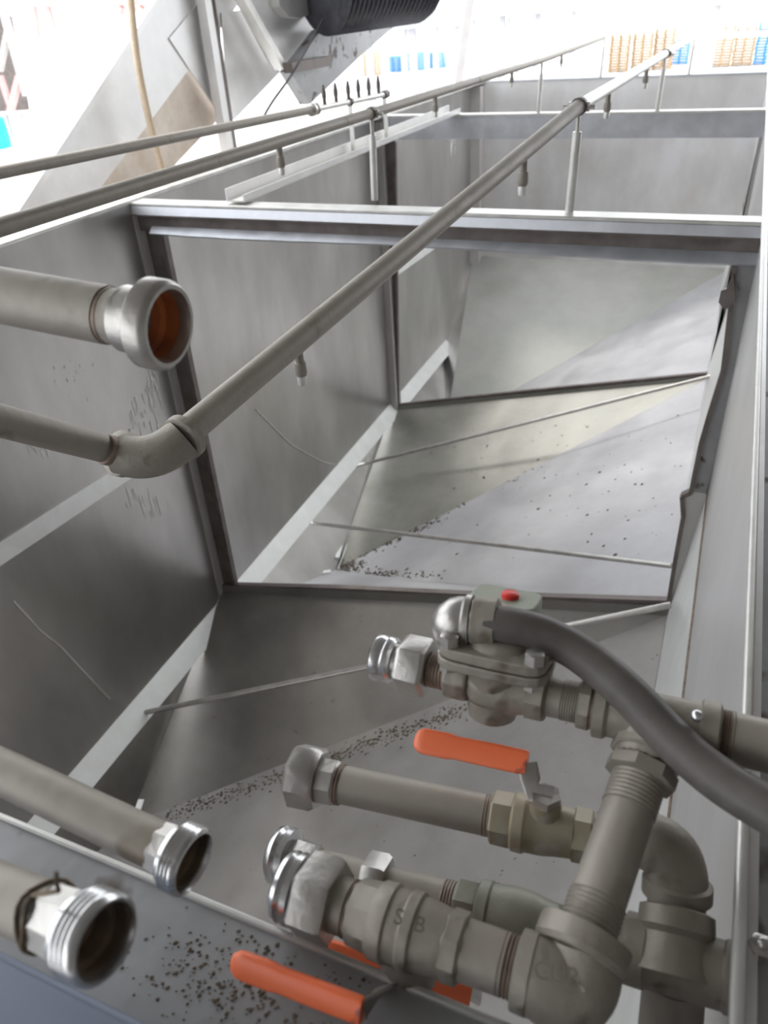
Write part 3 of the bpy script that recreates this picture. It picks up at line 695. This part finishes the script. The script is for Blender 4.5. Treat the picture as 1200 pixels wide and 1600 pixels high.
# run three: farther small run with loose nut and dark green valve
c = Chain((445,1338), 1.30, (890,1458), 1.13, MF); c3_ = c
c.prof('threaded_ferrule', MT['silver'], [(428,70),(433,84),(439,88),(444,80),(448,88),(456,86),(459,66)])
c.prof('reducer', MT['nut'], [(458,58),(464,64),(492,62),(496,52)], 8, .3)
c.thread('stained_band', MT['thread'], 493, 502, 50, 2)
c.seg('pipe', MT['pipe'], 497, 716, 48, 58)
c.prof('loose_nut', MT['nut'], [(570,76),(574,84),(600,86),(606,78)], 6, .1)
c.thread('nipple_thread', MT['thread'], 692, 716, 60, 5)
g3 = c.prof('ball_valve', MT['green'], [(712,68),(716,76),(742,78),(747,74)], 6, .4)
c.prof('valve_body', MT['green'], [(745,76),(749,88),(764,90),(768,84),(800,92),(830,90),(850,80),(872,74)], 28, parent=g3)
c.prof('valve_hex', MT['green'], [(868,70),(871,80),(888,80),(891,70)], 6, .4, parent=g3)
c.seg('nipple', MT['pipe'], 888, 985, 62, 66)
up3 = (V((0,0,1))-c.ax*c.ax.z).normalized()
sb = c.p(775)
MB().lathe(sb-up3*.02, -up3, [(0,.030),(.05,.026)], 20).build('stem_boss', MT['green'], g3)
sb3 = sb-up3*.075
handle(g3, [sb3, sb3-c.ax*.02, cp(735,1560,1.04), cp(498,1486,1.08)], .038, .016, 2, V((.1,-.75,.6)))
MB().ball(cp(770,1462,1.06), .012, 12).build('stem_tip', MT['nut'], g3)
# lower orange handle of the nearest valve
sb4 = c4.p(640)+dn*.10
handle(bv, [sb4, sb4-c4.ax*.02, cp(598,1545,.90), cp(566,1580,.86), cp(362,1502,.93)], .031, .014, 3, V((.15,-.75,.62)))

# conduit elbow and hose above the solenoid
hs = thing('rubber_hose', 'thick black rubber hose arching from the solenoid over the valve run', 'hose', cp(900,1040,1.0))
ctl = [(758,972,1.10),(800,978,1.09),(850,992,1.085),(910,1024,1.07),(980,1082,1.03),(1050,1155,.99),(1120,1215,.95),(1200,1265,.91),(1300,1320,.87)]
cps = [cp(*q) for q in ctl]
def spline(P_, n=6):
    o = []
    for i in range(len(P_)-1):
        p0 = P_[max(i-1,0)]; p1 = P_[i]; p2 = P_[i+1]; p3 = P_[min(i+2,len(P_)-1)]
        for k in range(n):
            t = k/n; o.append(.5*((2*p1)+(-p0+p2)*t+(2*p0-5*p1+4*p2-p3)*t*t+(-p0+3*p1-3*p2+p3)*t**3))
    return o+[P_[-1]]
hp = spline(cps); MB().tube(hp, [.0265+.0025*k/len(hp) for k in range(len(hp))], 28).build('hose_body', MT['rubber'], hs)
hd = (hp[2]-hp[0]).normalized()
fe = MB().tube(bend(cp(722,1012,1.13), cp(694,960,1.13), cp(738,969,1.12), 10), [.024,.028,.031,.033,.035,.036,.036,.036,.035,.034,.033], 24).build('elbow_fitting', MT['nut'], hs)
MB().lathe(cp(724,967,1.12), hd, [(0,.034),(.004,.038),(.012,.038),(.014,.033)], 24).build('fitting_band', MT['nut'], fe)
MB().lathe(cp(737,969,1.115), hd, [(0,.034),(.004,.038),(.036,.037),(.040,.031)], 10).build('fitting_nut', MT['fit'], fe)
# cast lettering on the fittings
def cast(txt, p, size, xdir, zdir, parent, m):
    cu = bpy.data.curves.new('cast_lettering', 'FONT'); cu.body = txt; cu.size = size*S; cu.extrude = .0012; cu.align_x = 'CENTER'; cu.align_y = 'CENTER'
    tmp = bpy.data.objects.new('tmp', cu); COL.objects.link(tmp); bpy.context.view_layer.update()
    me = bpy.data.meshes.new_from_object(tmp); bpy.data.objects.remove(tmp)
    o = bpy.data.objects.new('cast_lettering', me); COL.objects.link(o); me.materials.append(m)
    z = V(zdir).normalized(); x = V(xdir); x = (x-z*x.dot(z)).normalized(); y = z.cross(x)
    Mx = Matrix((x, y, z)).transposed().to_4x4(); loc = V(p)*S+V((0,0,H))
    o.parent = parent; Mx.translation = loc-ORG[parent.name]; o.matrix_local = Mx
def facing(px, py, d): return -ray(px, py).normalized()
cast('CUP', cp(868,1522,.81), .024, c4.ax-up*.0+V((0,0,.3)), facing(878,1525,1), e4, MT['cast'])
cast('S  B', cp(640,1440,.885), .024, c4.ax, facing(640,1440,1)+V((0,0,.2)), bv, MT['cast'])

# ================================================================== CONVEYOR AND DISCHARGE HEAD BEHIND THE LEFT WALL
CX = -4.7
cv = thing('inclined_conveyor', 'pale steel inclined conveyor trough climbing behind the left wall', 'conveyor', onx(60,330,CX))
def cpoly(px, X=CX): return [onx(*p, X) for p in px]
def ext(a, b, k): return (a[0]+(b[0]-a[0])*k, a[1]+(b[1]-a[1])*k)
MB().slab(cpoly([(-60,470),(250,-8),(440,-240),(560,-240),(297,106),(85,390)]), (-.03,0,0)).build('side_plate', MT['conv'], cv)
q = cpoly([(-60,470),(250,-8),(440,-240)])
mb = MB()
for a, b in zip(q[:-1], q[1:]): mb.bar(a, b, .06, .05)
mb.build('top_flange', MT['conv'], cv)
MB().slab(cpoly([(297,106),(345,182),(120,420),(60,420)], CX-.05), (-.9,0,0)).build('return_pan', MT['convb'], cv)
MB().slab(cpoly([(265,60),(322,-10),(342,-10),(352,200),(338,190),(336,168)], CX+.015), (-.014,0,0)).build('gusset_plate', MT['conv'], cv)
MB().slab(cpoly([(346,20),(380,15),(438,112),(366,187),(356,180)], CX+.015), (-.014,0,0)).build('gusset_plate', MT['conv'], cv)
# post: light flange and dark web
a = onx(333,-60,CX+.10); b = onx(352,215,CX+.10)
for off, wd, m in ((0,.09,'conv'),):
    MB().bar(V((b.x,b.y,GZ)), V((b.x,b.y-.0,1.2)), .09, .10, up=(0,1,0)).build('post', MT[m], cv)
pp = onx(365,205,CX+.10)
MB().bar(V((pp.x-.05,pp.y,GZ)), V((pp.x-.05,pp.y,1.2)), .07, .08, up=(0,1,0)).build('post_web', MT['dark'], cv)
dh = thing('discharge_hood', 'folded steel discharge hood hanging at the top of the conveyor', 'hood', onx(470,120,-4.5))
MB().slab(cpoly([(352,-40),(560,-60),(520,25),(503,48),(446,101),(436,100),(385,0)], -4.5), (-.12,0,0)).build('hood_plate', MT['conv'], dh)
q = cpoly([(372,-12),(438,104)], -4.42); MB().bar(q[0], q[1], .08, .10, up=(1,0,0)).build('brace_angle', MT['rim'], dh)
MB().slab(cpoly([(428,-60),(437,10),(452,26),(470,29),(488,20),(500,-5),(520,-60)], -4.40), (-.1,0,0)).build('motor_plate', MT['conv'], dh)
MB().slab(cpoly([(503,46),(620,38),(566,85),(484,163),(453,112)], -4.3), (-.12,0,0)).build('chute_plate', MT['flange'], dh)
q = cpoly([(450,106),(512,95)], -4.2); MB().bar(q[0], q[1], .10, .09).build('slot_shade_bar', MT['dark'], dh)  # dark bar stands in for the shadowed slot of the hood
# corrugated duct
du = thing('corrugated_duct', 'black corrugated duct bulging from behind the discharge hood', 'duct', onx(590,20,-4.6))
d0 = onx(480,-30,-4.6); d1 = onx(690,-70,-4.6)
d0 = cp(500,-34,7.6); d1 = cp(665,-50,8.3); ax = (d1-d0); n = 24; pr = []
for i in range(n*2+1): t = i/(n*2); pr.append((ax.length*t, (.50+.0*t)*(1 if i % 2 else .90)*(1 if t < .85 else 1-.5*(t-.85)/.15*(t-.85)/.15)))
MB().lathe(d0, ax, pr, 36).build('duct_body', MT['duct'], du)
# rope and cable
r_ = [onx(*p, -4.45) for p in [(198,-60),(205,10),(210,60),(217,110),(228,165),(240,215),(253,262),(262,300)]]
o = MB().tube(spline(r_), .028, 10).build('hanging_rope', MT['rope'], None, label='beige rope hanging beside the conveyor trough at upper left', category='rope')
r_ = [onx(*p, -4.15) for p in [(505,30),(480,75),(455,118),(425,160),(408,190)]]
MB().tube(spline(r_), .012, 6).build('thin_cable', MT['cable'], None, label='thin dark cable slanting down from the discharge hood', category='cable')
# leaning pole beyond the left rim
a = onz(722,126,-1.3); 
k = 11.5
MB().bar(ony(716,140,14.0), ony(745,-60,14.0), .12, .12, up=(0,1,0)).build('leaning_pole', MT['wgrey'], None, label='slender steel pole leaning beyond the far left tank corner', category='pole')

# ================================================================== YARD BEHIND
def pallet_mesh(m, name, blue=False):
    mb = MB(); Lx, Ly, hz = 1.75, 1.5, .235
    for k in range(7): x = -Lx/2+.0+k*(Lx-.17)/6; mb.box((x,-Ly/2,hz-.045),(x+.17,Ly/2,hz))
    for y in (-Ly/2, -.07, Ly/2-.14):
        mb.box((-Lx/2,y,hz-.10),(Lx/2,y+.14,hz-.045))
        for x in (-Lx/2, -.09, Lx/2-.18): mb.box((x+.04,y+.05,.03),(x+.14,y+.10,hz-.10))
    for x in (-Lx/2, -.09, Lx/2-.18): mb.box((x,-Ly/2,0),(x+.18,Ly/2,.03))
    me = bpy.data.meshes.new(name); me.from_pydata([tuple(np.array(v)*S) for v in mb.v], [], mb.f); me.update(); me.materials.append(m); return me
mw = pallet_mesh(MT['wood'], 'wooden_pallet'); mbp = pallet_mesh(MT['bluep'], 'plastic_pallet')
stacks = [(965,112,'w',13,'behind the twin spray pipes'),(1000,110,'w',13,'right of the first wooden stack'),(1033,108,'w',14,'beside the blue stack'),(1060,100,'b',9,'behind the diagonal spray pipe end'),
          (1125,104,'w',14,'at the right behind the rail'),(1158,102,'w',13,'second from the right edge'),(1192,100,'b',14,'at the right edge'),
          (622,112,'b',7,'left among the blue ones'),(650,110,'b',8,'middle of the blue ones'),(684,106,'b',7,'right among the blue ones'),(582,118,'w',10,'beside the discharge chute')]
for sx, sy, kd, n, where in stacks:
    base = onz(sx, sy, GZ); rz = random.uniform(-.05,.05)+.05
    nm = 'wooden_pallet' if kd == 'w' else 'plastic_pallet'
    words = ['topmost','second from the top','third from the top','fourth from the top','fifth from the top','sixth from the top','seventh from the top','eighth from the top','ninth from the top','tenth from the top','eleventh from the top','twelfth from the top','thirteenth from the top','fourteenth from the top']
    for k in range(n):
        o = bpy.data.objects.new(nm, mw if kd == 'w' else mbp); COL.objects.link(o)
        p = base*S+V((0,0,H)); o.location = (p.x+random.uniform(-.02,.02), p.y+random.uniform(-.02,.02), k*.235*S); o.rotation_euler = (0,0,rz)
        o['label'] = ('pale wooden pallet, ' if kd == 'w' else 'bright blue pallet, ')+words[n-1-k]+' of the stack '+where; o['category'] = 'pallet'
        o['group'] = 'pallets of the stack '+where
# white railed platform in front of the pallets
def rail_frame(x0, x1, y, ztop, label, posts, rails, diag=0):
    r = thing('yard_platform', label, 'platform', (x0, y, GZ))
    MB().box((x0,y-.6,ztop-.5),(x1,y+.6,ztop)).build('platform_beam', MT['white'], r)
    for i in range(posts):
        x = x0+(x1-x0)*(i+.04)/(posts-.92); MB().box((x-.14,y-.14,GZ),(x+.14,y+.14,ztop-.5)).build('platform_post', MT['white'], r)
    for i in range(diag):
        x = x0+(x1-x0)*i/max(1,posts-1); MB().bar(V((x+.3,y,ztop-.6)), V((x+(x1-x0)/posts*.8,y,GZ+1.0)), .16,.16).build('platform_brace', MT['white'], r)
    for k in range(rails):
        z = GZ+.5+k*1.3; MB().box((x0,y-.10,z),(x1,y+.10,z+.22)).build('platform_rail', MT['white'], r)
    return r
def zx(px, py, y): q = ony(px, py, y); return q
a = zx(628,38,45); b = zx(900,28,45)
rail_frame(a.x, b.x, 45, a.z+.6, 'white painted steel platform frame standing beyond the tank', 6, 0, 4)
a = zx(1118,8,40); b = zx(1330,0,40)
rail_frame(a.x, b.x, 40, a.z+.5, 'white railed frame in front of pallets at the far right', 3, 4)
a = zx(572,40,36); b = zx(720,36,36)
rail_frame(a.x, b.x, 36, a.z+.3, 'white railed frame in front of the blue pallets', 3, 3)
# left shed with red trusses, drum and bench
sh = thing('red_truss_frame', 'red oxide steel shed frame with braces at the top left', 'frame', ony(0,200,30))
def yb(a, b, w_, m, name, par, Y=30): MB().bar(ony(*a,Y), ony(*b,Y), w_, w_).build(name, m, par)
yb((-40,8),(250,2),.25,MT['redst'],'truss_chord',sh); yb((52,5),(60,58),.2,MT['redst'],'truss_hanger',sh); yb((74,8),(84,45),.2,MT['redst'],'truss_hanger',sh)
yb((120,0),(90,30),.15,MT['wgrey'],'truss_brace',sh); yb((170,0),(192,18),.3,MT['redst'],'truss_brace',sh); yb((215,10),(228,24),.3,MT['redst'],'truss_brace',sh)
yb((5,15),(42,150),.28,MT['wgrey'],'column',sh); yb((0,118),(20,178),.2,MT['redst'],'column_brace',sh); yb((30,120),(16,175),.25,MT['redst'],'column_brace',sh); yb((12,50),(0,110),.22,MT['wgrey'],'column_brace',sh)
bk = MB().slab([ony(-90,20,33),ony(14,25,33),ony(42,172,33),ony(-90,180,33)], (0,.2,0)).build('shed_shade_sheet', MT['dark'], sh)  # dark sheet stands in for the shade inside the shed
pb_ = ony(8, 232, 26)
dr = thing('plastic_drum', 'aqua plastic drum standing at the far left edge of the yard', 'drum', (pb_.x,26,pb_.z))
MB().lathe(pb_-V((.35,0,0)), (0,0,1), [(0,.5),(.05,.55),(.5,.57),(.55,.54),(.6,.57),(1.1,.55),(1.15,.5)], 20).build('drum_body', MT['aqua'], dr)
MB().lathe(pb_+V((-.35,0,1.15)), (0,0,1), [(0,.08),(.06,.08)], 10).build('drum_cap', MT['white'], dr)
bn = thing('metal_bench', 'white metal table frame standing beside the aqua drum', 'table', ony(25,200,27))
for p in ((10,178),(33,176)): q = ony(*p,27); MB().bar(q, V((q.x,q.y,q.z-.9)), .1,.1, up=(0,1,0)).build('leg', MT['white'], bn)
MB().bar(ony(8,178,27), ony(36,176,27), .8,.08).build('table_top', MT['white'], bn)
